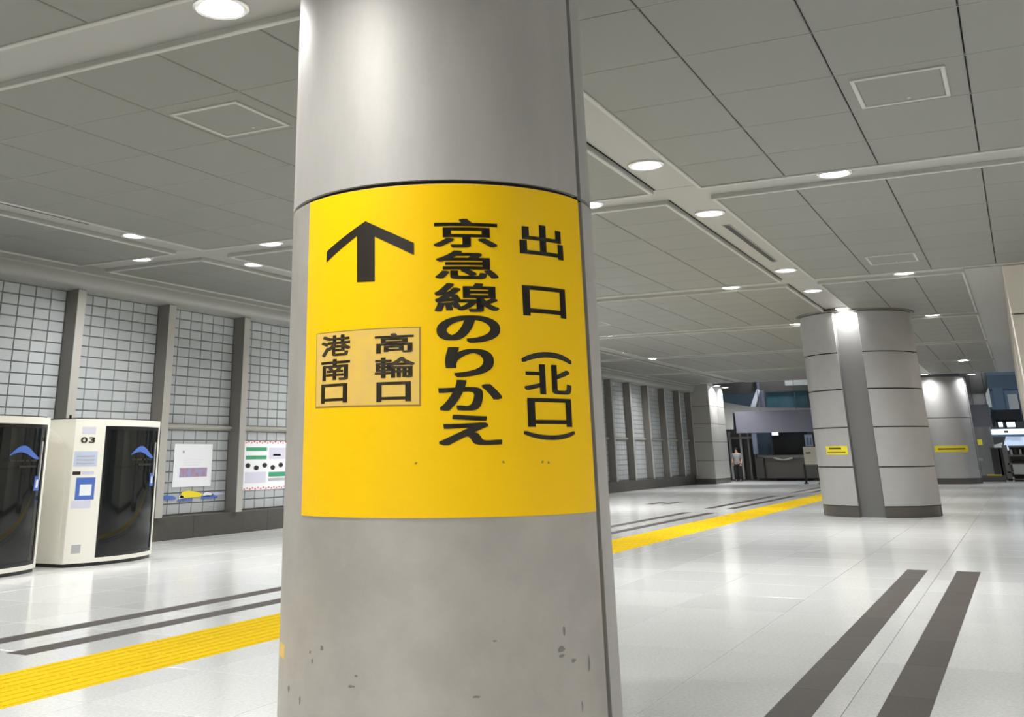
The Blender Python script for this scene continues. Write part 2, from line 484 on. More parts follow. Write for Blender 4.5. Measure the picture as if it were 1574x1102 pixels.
for x, y in [(-13.4, 8.6), (.66, 1.9), (-1.3, .8), (.8, -2.3), (-8.0, 1.9), (-3.6, -.6), (-3.6, -3.9), (-5.1, -2.3), (-1.5, -2.3), (-12.1, 4.4), (-12.1, 7.7), (-10.6, 6.03), (-13.6, 6.03), (-12.1, -2.3),  # the first few are added fill lamps, the rest continue the grid
             (5, 4.4), (5, 7.7), (3.4, 6.03), (6.6, 6.03), (5, 12.5), (3.4, 14.2), (6.6, 14.2), (5, 15.8), (5, -2.3), (5, 21.0), (3.5, 18.9), (-12.1, 21.75), (-13.5, 23.4), (-12.1, 25),
             (-5.1, 31.4), (-12.1, 29.7), (-13.4, 31.3), (-12.1, 33), (-5.1, 39.3), (-5.1, 48), (5, -8), (-3.6, -8), (-10.6, 23.4)]:
    downlight(x, y, hid, group='downlights out of sight', z=zb - .002)
downlight(-.7, 6.6, hid, 1.35, group='downlights out of sight')  # added fill lamp brightening the floor right of the sign pillar
downlight(1.2, 5.3, hid, 1.5, group='downlights out of sight')  # added fill lamp brightening the near floor
downlight(-3.8, 3.65, hid, 1.15, group='downlights out of sight')
downlight(-3.45, 28.60, 'glaring downlight against the top of the groove in the far steel pillar', 1.5)
downlight(-1.78, 29.35, 'small downlight tight against the right shoulder of the far steel pillar', .35)
downlight(-3.6, 56.55, 'downlight washing the front of the second steel pillar', .8)
downlight(-1.62, 57.9, 'downlight tight against the right side of the second steel pillar', .6)
downlight(-13.92, 58.2, 'glaring downlight at the bright top corner of the far pier', 1.6, z=ZC + .01)
downlight(-13.9, 60.0, 'downlight along the lit side face of the far pier', 1.0, z=ZC + .01)

# ------------------------------------------------------------------ sign pillar (nearest)
CX, CY, R = -3.235, 6.205, 1.006
TAU = 2 * PI
pil = thing('steel_pillar', 'large round grey steel pillar in the foreground carrying the yellow exit sign', 'pillar', (CX, CY, 0))
pil_core = MB().lathe(0, 0, [(R - .05, .0), (R - .05, 4.99)], 64).build('pillar_core', M['seam'], pil, smooth=True)
# cladding shells between the two side slots
S0, S1 = -1.62, 1.508
for z0, z1 in ((.06, 3.022), (3.047, 4.96)):
    MB().shell(0, 0, R - .03, R, S0, S1, z0, z1, 72).build('cladding_shell', M['steel_scuff'] if z0 < 1 else M['steel'], pil, smooth=True)
    MB().shell(0, 0, R - .03, R, S1 + .058, S0 + TAU - .058, z0, z1, 72).build('cladding_shell', M['steel'], pil, smooth=True)
MB().shell(0, 0, R - .04, R - .012, 0, TAU, 0, .06, 72).build('kick_ring', M['kick'], pil, smooth=True)
rng = random.Random(3)


def blot(cx_t, cz, w, h, par, name='scuff_mark', m='scuff', rr=R + .0012, n=11):
    P = [(cx_t, cz)]
    for i in range(n):
        a = TAU * i / n; k = rng.uniform(.6, 1.1); P.append((cx_t + w / 2 * k * cos(a) / R, cz + h / 2 * k * sin(a)))
    vs_ = [(rr * sin(t), -rr * cos(t), z) for t, z in P]
    MB().add(vs_, [(0, i + 1, (i + 1) % n + 1) for i in range(n)]).build(name, M[m], par)


sp = MB()
for t, z, w, h in ((-.261, .54, .03, .03), (-.36, .51, .018, .018), (-.34, .47, .015, .03), (1.114, .532, .06, .03), (1.14, .62, .02, .05), (1.115, .50, .05, .016), (-.05, .38, .05, .015),
                   (.62, .35, .05, .012), (-.45, .27, .02, .05), (-.6, .3, .025, .035), (1.25, .25, .012, .07), (1.2, .47, .05, .02), (.72, .6, .03, .01), (1.33, .44, .02, .1), (-.02, .43, .02, .015)):
    blot(t, z, w, h, pil)
MB().shell(0, 0, R, R + .0015, -.84, -.70, .43, .50, 6).build('yellow_smudge', M['patch'], pil)

# the yellow sign wrapped on the pillar
sign = thing('wrapped_sign', 'yellow curved exit sign with black arrow and Japanese lettering around the foreground pillar', 'sign', (CX, CY, 0))
RS = R + .006
MB().shell(0, 0, R + .0005, RS, -.483, 1.497, 1.192, 3.018, 80).build('sign_panel', M['yellow'], sign, smooth=True)


def wrap(name, tris_uv, faces, m, par, r=RS + .002):
    """flat (arc angle, z) outline bent onto the pillar"""
    bm = bmesh.new()
    vv = [bm.verts.new((t, z, 0)) for t, z in tris_uv]
    for f in faces:
        try: bm.faces.new([vv[i] for i in f])
        except ValueError: pass
    lo = min(t for t, _ in tris_uv); hi = max(t for t, _ in tris_uv)
    k = lo + .03
    while k < hi:
        bmesh.ops.bisect_plane(bm, geom=bm.verts[:] + bm.edges[:] + bm.faces[:], plane_co=(k, 0, 0), plane_no=(1, 0, 0)); k += .03
    bmesh.ops.triangulate(bm, faces=bm.faces[:])
    for v in bm.verts:
        t, z = v.co.x, v.co.y; v.co = (r * sin(t), -r * cos(t), z)
    for f in bm.faces:
        f.normal_update(); c = f.calc_center_median()
        if f.normal.x * c.x + f.normal.y * c.y < 0: f.normal_flip()
    me = bpy.data.meshes.new(name); bm.to_mesh(me); bm.free(); me.materials.append(m)
    return link(name, me, par)


def glyph(ch, bold=.02, rot=False, res=6):
    cu = bpy.data.curves.new('glyph', 'FONT'); cu.body = ch; cu.offset = 0; cu.resolution_u = res; cu.size = 1
    o = bpy.data.objects.new('glyph', cu); C.objects.link(o)
    dg = bpy.context.evaluated_depsgraph_get(); dg.update()
    me = bpy.data.meshes.new_from_object(o.evaluated_get(dg))
    P = [(v.co.x, v.co.y) for v in me.vertices]; Fs = [list(p.vertices) for p in me.polygons]
    bpy.data.objects.remove(o); bpy.data.curves.remove(cu); bpy.data.meshes.remove(me)
    if rot: P = [(y, -x) for x, y in P]
    xs = [p[0] for p in P]; ys = [p[1] for p in P]
    x0, x1, y0, y1 = min(xs), max(xs), min(ys), max(ys)
    w, h = x1 - x0, y1 - y0
    base = [((p[0] - x0) / w, (p[1] - y0) / h) for p in P]
    eu, ev = bold / w, bold / h; out = []; F2 = []
    for du, dv in ((0, 0), (eu, ev), (-eu, ev), (eu, -ev), (-eu, -ev), (eu, 0), (-eu, 0), (0, ev), (0, -ev)):
        n = len(out); out += [((u * (1 - 2 * eu) + eu + du), (v * (1 - 2 * ev) + ev + dv)) for u, v in base]; F2 += [[i + n for i in f] for f in Fs]
    return out, F2


def char(ch, t0, t1, z0, z1, m, par, rot=False, bold=.02, r=RS + .002):
    P, Fs = glyph(ch, bold, rot)
    wrap('character', [(t0 + (t1 - t0) * u, z0 + (z1 - z0) * v) for u, v in P], Fs, m, par, r)


for ch, t0, t1, z0, z1 in (('京', .427, .804, 2.638, 2.808), ('急', .436, .803, 2.457, 2.622), ('線', .430, .802, 2.271, 2.435), ('の', .439, .802, 2.100, 2.253),
                           ('り', .484, .759, 1.914, 2.077), ('か', .445, .800, 1.736, 1.900), ('え', .443, .793, 1.556, 1.716), ('出', .944, 1.285, 2.608, 2.802),
                           ('口', .950, 1.282, 2.261, 2.435), ('(', .928, 1.307, 2.000, 2.061), ('北', .938, 1.295, 1.826, 1.991), ('口', .953, 1.284, 1.650, 1.805), (')', .924, 1.304, 1.580, 1.629)):
    char(ch, t0, t1, z0, z1, M['ink'], sign, rot=ch in '()', bold=.026 if ch in 'のりかえ' else .02)
arrow = [(0.013, 2.824), (0.316, 2.671), (0.316, 2.601), (0.076, 2.725), (0.078, 2.462), (-0.04, 2.467), (-0.044, 2.742), (-0.285, 2.611), (-0.285, 2.678)]
wrap('arrow', arrow, [(8, 0, 6, 7), (0, 1, 2, 3), (6, 0, 3), (5, 6, 3, 4)], M['ink'], sign)
for t, z in ((.32, 1.467), (.795, 1.468), (1.038, 1.465), (1.08, 1.462)): blot(t, z, .018, .016, sign, 'stain', 'patch_edge', RS + .0012)
for p in list(sign.children):
    if p.name.startswith('character'): p['label'] = 'black Japanese character'
# the paper patch stuck on the sign
pat = thing('paper_patch', 'faded orange-yellow paper patch with six brown characters stuck low left on the yellow sign', 'sticker', (CX, CY, 0))
wrap('patch_border', [(-.366, 2.198), (.352, 2.193), (.349, 1.763), (-.358, 1.772)], [(0, 1, 2, 3)], M['patch_edge'], pat, RS + .0012)
wrap('patch_sheet', [(-.358, 2.192), (.342, 2.187), (.340, 1.772), (-.350, 1.781)], [(0, 1, 2, 3)], M['patch'], pat, RS + .0030)
for ch, t0, t1, z0, z1 in (('高', .082, .313, 2.053, 2.162), ('輪', .083, .318, 1.918, 2.031), ('口', .094, .295, 1.790, 1.897),
                           ('港', -.309, -.077, 2.056, 2.175), ('南', -.308, -.079, 1.920, 2.040), ('口', -.303, -.096, 1.795, 1.902)):
    char(ch, t0, t1, z0, z1, M['ink_soft'], pat, bold=.022, r=RS + .0045)

# ------------------------------------------------------------------ far pillars
ZL = [.245, 1.14, 2.06, 2.96, 3.85, 4.86]


def far_pillar(cx, cy, r, label, grooves, levels=ZL, cap=True):
    t = thing('steel_pillar', label, 'pillar', (cx, cy, 0))
    MB().lathe(0, 0, [(r - .30, 0), (r - .30, 4.93)], 64).build('pillar_core', M['seam'], t, smooth=True)
    gs = sorted(grooves)
    for i, (a, w) in enumerate(gs):
        b, w2 = gs[(i + 1) % len(gs)]
        t0 = a + w / 2; t1 = b - w2 / 2 + (TAU if i == len(gs) - 1 else 0)
        for z0, z1 in zip(levels[:-1], levels[1:]):
            MB().shell(0, 0, r - .035, r, t0, t1, z0 + .015, z1 - .012, max(8, int((t1 - t0) * 14))).build('cladding_panel', M['steel_far'], t, smooth=True)
        MB().shell(0, 0, r - .05, r - .02, t0, t1, 0, .245, 40).build('kick_plate', M['kick'], t, smooth=True)
        # recessed groove: concave plate
        rr = r - .16
        g_ = MB()
        xw = r * sin(w / 2)
        pts = []
        n = 10
        for k in range(n + 1):
            u = -1 + 2 * k / n
            pts.append((u * xw * (1 if k in (0, n) else 1.17), -(r * cos(w / 2) - .004) + (.20 if 0 < k < n else 0)))
        back = [(xw, -(r - .40)), (-xw, -(r - .40))]
        ca, sa = cos(a), sin(a)
        poly = [(x * ca - y * sa, x * sa + y * ca) for x, y in pts + back]
        MB().prism(poly, 'z', 0.0, 4.88).build('groove_plate', M['groove'], t, smooth=True)
    if cap: MB().lathe(0, 0, [(r - .1, 4.86), (r + .07, 4.86), (r + .09, 4.90), (r - .1, 4.92)], 64).build('cap_ring', M['kick'], t, smooth=True)
    return t


def wrap_strip(cx, cy, r, t0, t1, z0, z1, label, marks):
    s_ = thing('caution_sticker', label, 'sticker', (cx, cy, 0))
    MB().shell(0, 0, r, r + .008, t0, t1, z0, z1, 14).build('sticker_sheet', M['yprint'], s_, smooth=True)
    for a, b, c, d in marks:
        MB().shell(0, 0, r + .008, r + .012, t0 + (t1 - t0) * a, t0 + (t1 - t0) * b, z0 + (z1 - z0) * c, z0 + (z1 - z0) * d, 8).build('text_line', M['ink'], s_)


P1 = (-3.37, 29.96, 1.38)
far_pillar(*P1, 'round steel pillar with a tall vertical groove standing in the middle distance', [(-.055, .44), (1.62, .3), (3.14, .4), (4.66, .4)])
wrap_strip(*P1, -.80, -.33, 1.43, 1.63, 'yellow caution strip on the grooved middle-distance pillar', [(.18, .75, .62, .80), (.05, .92, .2, .30)])
P2 = (-3.32, 58.6, 1.36)
far_pillar(*P2, 'distant steel pillar partly hidden behind the grooved pillar', [(1.45, .3), (3.14, .4), (4.66, .4)], levels=[.245, 2.96, 4.86])
wrap_strip(*P2, -.30, .82, 1.42, 1.70, 'yellow caution strip on the distant pillar behind the grooved one', [(.1, .9, .4, .6)])

# ------------------------------------------------------------------ booths


def booth(y0, label, number=None):
    """work booth; local x towards the concourse, local y along the wall"""
    t = thing('work_booth', label, 'booth', (-12.92, y0, 0), 'white work booths by the glass-block wall')
    Wd, Hh, DB = 1.90, 2.12, 1.30
    fx = lambda y: .25 * (1 - ((y - .95) / .95) ** 2)
    def curve(ya, yb, n, off=0): return [(fx(ya + (yb - ya) * i / n) + off, ya + (yb - ya) * i / n) for i in range(n + 1)]
    def band(ya, yb, z0, z1, th=.05, off=0, n=12):
        o_ = curve(ya, yb, n, off); i_ = [(x - th, y) for x, y in o_][::-1]
        return o_ + i_, z0, z1
    # plan outline with rounded back corners
    def plan(inset=0):
        o_ = curve(inset, Wd - inset, 24, -inset)
        bk = []
        for k in range(7):
            a = k / 6 * PI / 2; bk.append((-DB + .22 - (.22 - inset) * sin(a), Wd - .22 + (.22 - inset) * cos(a)))
        for k in range(7):
            a = k / 6 * PI / 2; bk.append((-DB + .22 - (.22 - inset) * cos(a), .22 - (.22 - inset) * sin(a)))
        return o_ + bk
    MB().prism(plan(.03), 'z', .0, .05).build('plinth', M['booth_black'], t)
    MB().prism(plan(), 'z', .05, .11).build('floor_pan', M['white'], t, smooth=True)
    MB().prism(plan(), 'z', Hh - .10, Hh).build('roof', M['white'], t, smooth=True)
    MB().prism(plan(.05), 'z', Hh, Hh + .018).build('roof_cap', M['booth_black'], t)
    # side + back wall as thin shell
    outer = plan()[24:] + [(-.004, 0)]; inner = [(x * .96 - .02, .95 + (y - .95) * .955) for x, y in outer]
    MB().prism(outer + inner[::-1], 'z', .11, Hh - .10).build('side_wall', M['white'], t, smooth=True)
    # raised arch line on the near side
    arch = MB()
    pts = [(-.92, .12), (-.92, 1.3)] if False else []
    for k in range(13):
        a = k / 12 * PI / 2; pts.append((-.62 + .50 * sin(a), 1.35 + .62 * cos(a)))
    pts.append((-.10, .14))
    for p, q in zip(pts[:-1], pts[1:]): arch.tube((p[0], -.001, p[1]), (q[0], -.001, q[1]), .008, n=6)
    arch.build('side_moulding', M['white'], t)
    poly, z0, z1 = band(.004, .46, .11, Hh - .10, .06)
    MB().prism(poly, 'z', z0, z1).build('front_panel', M['white'], t, smooth=True)
    poly, z0, z1 = band(1.83, Wd - .004, .11, Hh - .10)
    MB().prism(poly, 'z', z0, z1).build('front_post', M['white'], t, smooth=True)
    d = MB()
    for a, b, zz0, zz1 in ((.47, .51, .11, Hh - .10), (1.785, 1.825, .11, Hh - .10), (.51, 1.785, .11, .16), (.51, 1.785, Hh - .16, Hh - .10)):
        poly, z0, z1 = band(a, b, zz0, zz1, .04, -.004)
        d.prism(poly, 'z', z0, z1)
    door = d.build('door', M['booth_black'], t, smooth=True)
    poly, z0, z1 = band(.51, 1.785, .16, Hh - .16, .012, -.012, 20)
    MB().prism(poly, 'z', z0, z1).build('door_glass', M['tinted'], door, smooth=True)
    poly, z0, z1 = band(1.66, 1.69, 1.25, 1.78, .02, .035, 2)
    MB().prism(poly, 'z', z0, z1).build('door_handle', M['chrome'], door, label='chrome handle')
    poly, z0, z1 = band(1.60, 1.74, 1.10, 1.30, .004, -.004, 4)
    MB().prism(poly, 'z', z0, z1).build('blue_sticker', M['blue'], door, label='small blue notice with a white mark')
    poly, z0, z1 = band(1.64, 1.70, 1.14, 1.25, .004, -.001, 2)
    MB().prism(poly, 'z', z0, z1).build('white_mark', M['paper'], door)
    # swoosh and lettering band on the glass
    sw = MB()
    for k in range(12):
        a, b = 1.0 + k * .055, 1.0 + (k + 1) * .055
        q = lambda u: 1.58 + .05 * sin((u - 1.0) / .66 * 5)
        h1, h2 = .09 * sin(PI * (k + .2) / 12.5) + .01, .09 * sin(PI * (k + 1) / 12.5) + .01
        sw.add([(fx(a) - .002, a, q(a)), (fx(b) - .002, b, q(b)), (fx(b) - .002, b, q(b) + h2), (fx(a) - .002, a, q(a) + h1)], [(0, 1, 2, 3)])
    sw.build('blue_swoosh', M['blue'], door)
    ln = MB()
    for k, (a, b, z) in enumerate(((1.02, 1.12, 1.5), (1.14, 1.3, 1.5), (1.33, 1.42, 1.5), (1.45, 1.6, 1.5), (1.2, 1.6, 1.42))):
        poly, z0, z1 = band(a, b, z, z + .03, .003, -.001, 2); ln.prism(poly, 'z', z0, z1)
    ln.build('text_line', M['ink'], door)
    # inside: bench, back cushion, desk with monitor
    MB().cham(-1.1, -.5, .4, 1.6, .11, .48, .03, 'z', 1).build('bench', M['booth_in'], t)
    MB().cham(-1.15, -1.02, .4, 1.6, .48, 1.2, .03, 'x', 1).build('bench_back', M['dark'], t)
    MB().box(-.42, -.05, .25, .8, .72, .76).build('desk', M['dark'], t)
    MB().box(-1.2, -1.17, .1, 1.8, .11, 2.0).build('lining', M['booth_in'], t)
    # prints on the white front panel
    def print_(nm, a, b, z0, z1, m, o=.002, lb=None, par=t):
        poly, q0, q1 = band(a, b, z0, z1, .004, o, 4)
        ob = MB().prism(poly, 'z', q0, q1).build(nm, M[m], par)
        if lb: ob['label'] = lb
        return ob
    print_('logo_plate', .10, .30, 1.90, 2.0, 'lilac')
    if number:
        off = 0
        for ch, a in zip(number, (.09, .205)):
            P, Fs = glyph(ch, .02)
            vs_ = [(fx(a + u * .095) + .004, a + u * .095, 1.765 + v * .085) for u, v in P]
            MB().add(vs_, Fs).build('number', M['ink'], t, label='black booth number')
    p = print_('info_notice', .02, .36, 1.42, 1.64, 'paleblue', lb='pale blue notice')
    for k in range(3): print_('text_line', .06, .32, 1.46 + k * .05, 1.475 + k * .05, 'grey', .004, par=p)
    print_('label_tag', .02, .13, 1.30, 1.35, 'ink'); print_('label_tag', .15, .33, 1.30, 1.35, 'lilac')
    q = print_('payment_notice', .08, .36, .94, 1.26, 'blue', lb='blue notice with a white card')
    print_('white_card', .14, .31, 1.0, 1.16, 'paper', .004, par=q)
    print_('glass_pocket', .04, .32, .82, .93, 'lilac')
    print_('vent_grille', .10, .23, .19, .31, 'grey', lb='small dark grey vent')
    MB().tube((-.5, .35, Hh), (-.5, .35, Hh + .08), .02).build('antenna', M['booth_black'], t)
    return t


booth(12.36, 'white work booth numbered 03 with dark glass door, nearest the posters', '03')
booth(9.95, 'white work booth with dark glass door cut off by the left edge of the photo')

# ------------------------------------------------------------------ posters on the wall
XP = XW + .012
po = thing('poster', 'plain white poster with a bluish picture strip on the glass blocks beside the booth', 'poster', (XP, 17.48, .97))
MB().box(0, .008, 0, 1.20, 0, .84).build('sheet', M['paper'], po)
MB().box(.008, .011, .19, 1.05, .19, .37).build('picture', M['photo'], po)
MB().box(.008, .011, .25, .31, .66, .71).build('emblem', M['grey'], po)
for k in range(3): MB().box(.008, .010, .3, .95 - .1 * k, .52 - .05 * k, .526 - .05 * k).build('text_line', M['lilac'], po)
po2 = thing('poster', 'white poster with red checked borders and green panels next to the sign pillar', 'poster', (XP, 19.76, .84))
MB().box(0, .008, 0, 1.9, 0, 1.04).build('sheet', M['paper'], po2)
ck = MB()
for k in range(19):
    for z in (.01, .99): ck.box(.008, .011, .05 + k * .1, .10 + k * .1, z + (.02 if k % 2 else 0), z + .03 + (.02 if k % 2 else 0))
ck.build('checked_border', M['red'], po2)
for (a, b, c, d, m) in ((.08, .85, .83, .91, 'green'), (.08, .85, .65, .73, 'green'), (.95, 1.7, .27, .37, 'green'), (.95, 1.7, .18, .24, 'grey'), (.95, 1.7, .65, .9, 'lilac'), (.08, .85, .15, .38, 'lilac'), (1.1, 1.4, .72, .76, 'blue')):
    MB().box(.008, .011, a, b, c, d).build('printed_panel', M[m], po2)
for k in range(6):
    cy_, cz_ = .17 + k * .31, (.52 if k % 2 == 0 else .47)
    MB().lathe(0, 0, [(.0001, .0), (.075, .0), (.075, .004), (.0001, .004)], 12).build('dark_motif', M['ink'], po2)
    o = bpy.context.scene.collection.objects[-1]
    o.rotation_euler = (0, PI / 2, 0); o.location = (.008, cy_, cz_); o.scale = (.7, 1.2, 1)
dec = thing('wall_decal', 'row of small blue, white and yellow vehicle stickers under the plain white poster', 'sticker', (XP, 17.1, .70))


def decal(y, w, z, h, m, nm='vehicle_sticker'):
    poly = [(y, z), (y + w * .9, z), (y + w, z + h * .35), (y + w * .8, z + h * .7), (y + w * .35, z + h), (y + w * .1, z + h * .8)]
    MB().prism(poly, 'x', 0, .008).build(nm, M[m], dec)


decal(.0, .12, .06, .08, 'paper'); decal(.10, .42, .04, .09, 'blue'); decal(.55, .5, -.0, .05, 'blue'); decal(.62, .72, .06, .14, 'yprint')
decal(.60, .16, .03, .09, 'paper'); decal(1.30, .55, .02, .07, 'blue'); decal(1.34, .36, .06, .09, 'paper'); decal(1.62, .45, .08, .06, 'paleblue')

# ------------------------------------------------------------------ far left hall
def slab(name, m, u0, v0, u1, v1, Y, d=.3, parent=None, **kw):
    a, b = at(u0, v0, Y), at(u1, v1, Y)
    return MB().box(min(a.x, b.x), max(a.x, b.x), Y, Y + d, min(a.z, b.z), max(a.z, b.z)).build(name, M[m], parent, **kw)


def trow(name, m, pts, Y, d=.3, parent=None, **kw):
    P = [at(u, v, Y) for u, v in pts]
    return MB().prism([(p.x, p.z) for p in P], 'y', Y, Y + d).build(name, M[m], parent, **kw)


MB().box(-22, 8, 84, 84.3, -.3, 9).build('wall_end', M['dkblue'], kind='structure')
MB().box(-16.5, -16.2, 60.5, 84, 0, 9).build('wall_hall', M['palewall'], kind='structure')
MB().box(-22, 8, 57.3, 84, 8, 8.2).build('ceiling_hall', M['midblue'], kind='structure')
# upper window screen with the slanting strut
up = thing('upper_window', 'dark teal glazed opening high above the hanging fascia', 'window', (0, 0, 0))
slab('window_pane', 'tealglass', 1176, 599, 1243, 628, 64, .1, up)
slab('window_post', 'slate', 1161, 572, 1170, 630, 63.6, .25, up)
slab('window_post', 'slate', 1168, 600, 1177, 630, 63.8, .25, up)
slab('window_head', 'dark', 1095, 588, 1250, 600, 63.9, .3, up)
trow('strut', 'paper', ((1163, 598), (1168, 600), (1161, 627), (1153, 626)), 63.5, .1, up)
slab('pale_reveal', 'palewall', 1206, 585, 1243, 591, 63.4, .3, up)
trow('blue_bulkhead', 'midblue', ((1098, 590), (1166, 600), (1155, 626), (1102, 619)), 64.2, .3, up)
slab('blue_backing', 'midblue', 1166, 596, 1180, 632, 64.6, .3, up)
cn = thing('canopy', 'pale canopy edge above the slate hanging fascia', 'canopy', (0, 0, 0))
trow('canopy_face', 'palewall', ((1100, 616), (1156, 626), (1248, 627), (1250, 640), (1127, 640), (1127, 660), (1100, 660)), 62.9, .4, cn)
fa = thing('hanging_fascia', 'long blank slate-grey hanging fascia left of the grooved pillar', 'sign box', (0, 0, 0))
slab('fascia_box', 'slate', 1129, 633, 1256, 663, 61.6, .8, fa)
slab('end_cap', 'dark', 1126, 634, 1129, 662, 61.6, .8, fa)
for u in (1168, 1225):
    a = at(u, 633, 62.2); MB().box(a.x - .015, a.x + .015, 62.1, 62.13, a.z - .1, 8.0).build('hanger', M['slate'], fa)
pw = thing('lit_wall_strip', 'white lit wall strip beside the panelled pier', 'wall panel', (0, 0, 0))
slab('strip_panel', 'palewall', 1098, 655, 1110, 735, 62.6, .3, pw)
dr = thing('stair_enclosure', 'dark doorway with brown posts behind the standing person', 'doorway', (0, 0, 0))
slab('back_panel', 'dark', 1107, 662, 1158, 737, 66, .2, dr)
for u0, u1, m in ((1108, 1113, 'black'), (1122, 1126, 'pier'), (1138, 1143, 'pier'), (1150, 1155, 'mull'), (1158, 1164, 'mull')): slab('post', m, u0, 664, u1, 737, 65.0, .15, dr)
slab('cross_rail', 'mull', 1107, 672, 1160, 674, 64.8, .08, dr)
slab('pale_post', 'paleblue', 1155, 666, 1165, 698, 64.4, .2, dr)
bw = thing('blue_partition', 'blue-grey partition beside the dark shop opening', 'partition', (0, 0, 0))
slab('partition_panel', 'midblue', 1160, 660, 1190, 704, 65.4, .2, bw)
so = thing('shop_opening', 'black unlit shop opening above the long brown counter', 'shopfront', (0, 0, 0))
slab('opening', 'black', 1186, 662, 1250, 738, 65.2, .2, so)
slab('frame_post', 'slate', 1184, 662, 1187, 702, 65.0, .2, so)
ex = thing('lit_box_sign', 'small glowing white box sign under the slate fascia', 'sign', (0, 0, 0))
slab('lit_face', 'screen', 1186, 664, 1196, 669, 62.0, .12, ex)
slab('bracket', 'dark', 1189, 661, 1193, 664, 62.0, .08, ex)
ps = thing('window_poster', 'pale blue poster at the right end of the dark shop opening', 'poster', (0, 0, 0))
slab('sheet', 'paleblue', 1236, 668, 1250, 686, 64.9, .04, ps); slab('figure_print', 'midblue', 1240, 672, 1243, 684, 64.86, .03, ps); slab('figure_print', 'midblue', 1245, 672, 1248, 684, 64.86, .03, ps)
ct = thing('counter', 'long dark brown counter across the far end of the hall', 'counter', (0, 0, 0))
slab('counter_body', 'brown', 1168, 702, 1262, 735, 63.8, 1.0, ct)
slab('counter_top', 'mull', 1164, 700, 1262, 703, 63.6, 1.3, ct)
slab('counter_panel', 'dark', 1160, 704, 1176, 735, 63.5, .2, ct)
ar = MB()
for k in range(8):
    u = 1192 + k * 3.4; v = 704 + 2.2 * sin(PI * k / 7); a = at(u, v, 63.55); ar.box(a.x - .09, a.x + .09, 63.5, 63.58, a.z - .035, a.z + .035)
ar.build('painted_reflection', M['palewall'], ct)  # pale boxes paint a curved light reflection on the counter
MB().box(-16, -9, 66.2, 66.5, 0, 4).build('wall_shop', M['dark'], kind='structure')
bd = thing('notice_stand', 'cream notice board on a dark stand just left of the grooved pillar', 'notice board', (0, 0, 0))
Yb = 58.0
slab('board', 'beige', 1234, 687, 1262, 714, Yb, .06, bd)
slab('text_line', 'ink_soft', 1238, 695, 1246, 697, Yb - .02, .02, bd)
for u in (1236, 1258):
    a = at(u, 714, Yb)
    MB().box(a.x - .05, a.x + .05, Yb, Yb + .06, 0, a.z).build('leg', M['black'], bd)
    MB().box(a.x - .06, a.x + .06, Yb - .25, Yb + .3, 0, .05).build('foot', M['black'], bd)

# the standing person
Yp = 62.6
pf = at(1136, 738, Yp); ox = pf.x
per = thing('person', 'person with black hair, grey shirt and long black trousers standing by the far doorway', 'person', (ox, Yp, 0))


def skin(name, pts, edges, radii, m, sub=2):
    me = bpy.data.meshes.new(name); me.from_pydata(pts, edges, []); o = link(name, me, per)
    me.materials.append(M[m])
    md = o.modifiers.new('skin', 'SKIN'); md.use_smooth_shade = True
    for i, r in enumerate(radii): me.skin_vertices[0].data[i].radius = r if isinstance(r, tuple) else (r, r)
    me.skin_vertices[0].data[0].use_root = True
    sb = o.modifiers.new('sub', 'SUBSURF'); sb.levels = sub; sb.render_levels = sub
    return o


body = [(0, 0, .95), (0, 0, 1.15), (0, 0, 1.38), (0, 0, 1.50), (0, -.01, 1.58), (0, -.02, 1.68),
        (.19, 0, 1.42), (.25, .02, 1.14), (.22, -.12, .93), (-.19, 0, 1.42), (-.25, .02, 1.14), (-.20, -.14, .95),
        (.10, 0, .90), (.11, -.02, .50), (.11, .02, .09), (.12, -.14, .04), (-.10, 0, .90), (-.11, .02, .50), (-.12, .04, .09), (-.14, -.10, .04)]
edges = [(0, 1), (1, 2), (2, 3), (3, 4), (4, 5), (2, 6), (6, 7), (7, 8), (2, 9), (9, 10), (10, 11), (0, 12), (12, 13), (13, 14), (14, 15), (0, 16), (16, 17), (17, 18), (18, 19)]
rad = [(.16, .11), (.15, .11), (.18, .12), .06, .055, .09, .065, .045, .035, .065, .045, .035, .10, .07, .05, .045, .10, .07, .05, .045]
skin('body', body, edges, rad, 'skin')
skin('shirt', [(0, 0, .86), (0, 0, 1.18), (0, 0, 1.40), (.20, 0, 1.42), (.26, .02, 1.16), (-.20, 0, 1.42), (-.26, .02, 1.16)], [(0, 1), (1, 2), (2, 3), (3, 4), (2, 5), (5, 6)],
     [(.18, .13), (.17, .13), (.20, .14), .08, .06, .08, .06], 'shirt')
skin('trousers', [(0, 0, 1.0), (.10, 0, .88), (.11, -.02, .50), (.11, .02, .10), (-.10, 0, .88), (-.11, .02, .50), (-.12, .04, .10)], [(0, 1), (1, 2), (2, 3), (0, 4), (4, 5), (5, 6)],
     [(.18, .13), .14, .13, .115, .14, .13, .115], 'trouser')
skin('hair', [(0, .03, 1.62), (0, .01, 1.73), (0, -.02, 1.77)], [(0, 1), (1, 2)], [(.10, .10), (.11, .12), (.08, .08)], 'hair')
skin('shoe', [(.11, .06, .05), (.12, -.14, .04)], [(0, 1)], [.08, .07], 'hair', 1); skin('shoe', [(-.12, .08, .05), (-.14, -.10, .04)], [(0, 1)], [.08, .07], 'hair', 1)
for sx in (-1, 1):
    for k in range(4): MB().tube((sx * .21 + (k - 1.5) * .018, -.13, .90), (sx * .20 + (k - 1.5) * .018, -.14, .82 - .01 * (k % 3)), .009, .007, 6).build('finger', M['skin'], per)
    MB().tube((sx * .18, -.14, .92), (sx * .165, -.17, .86), .011, .009, 6).build('thumb', M['skin'], per)

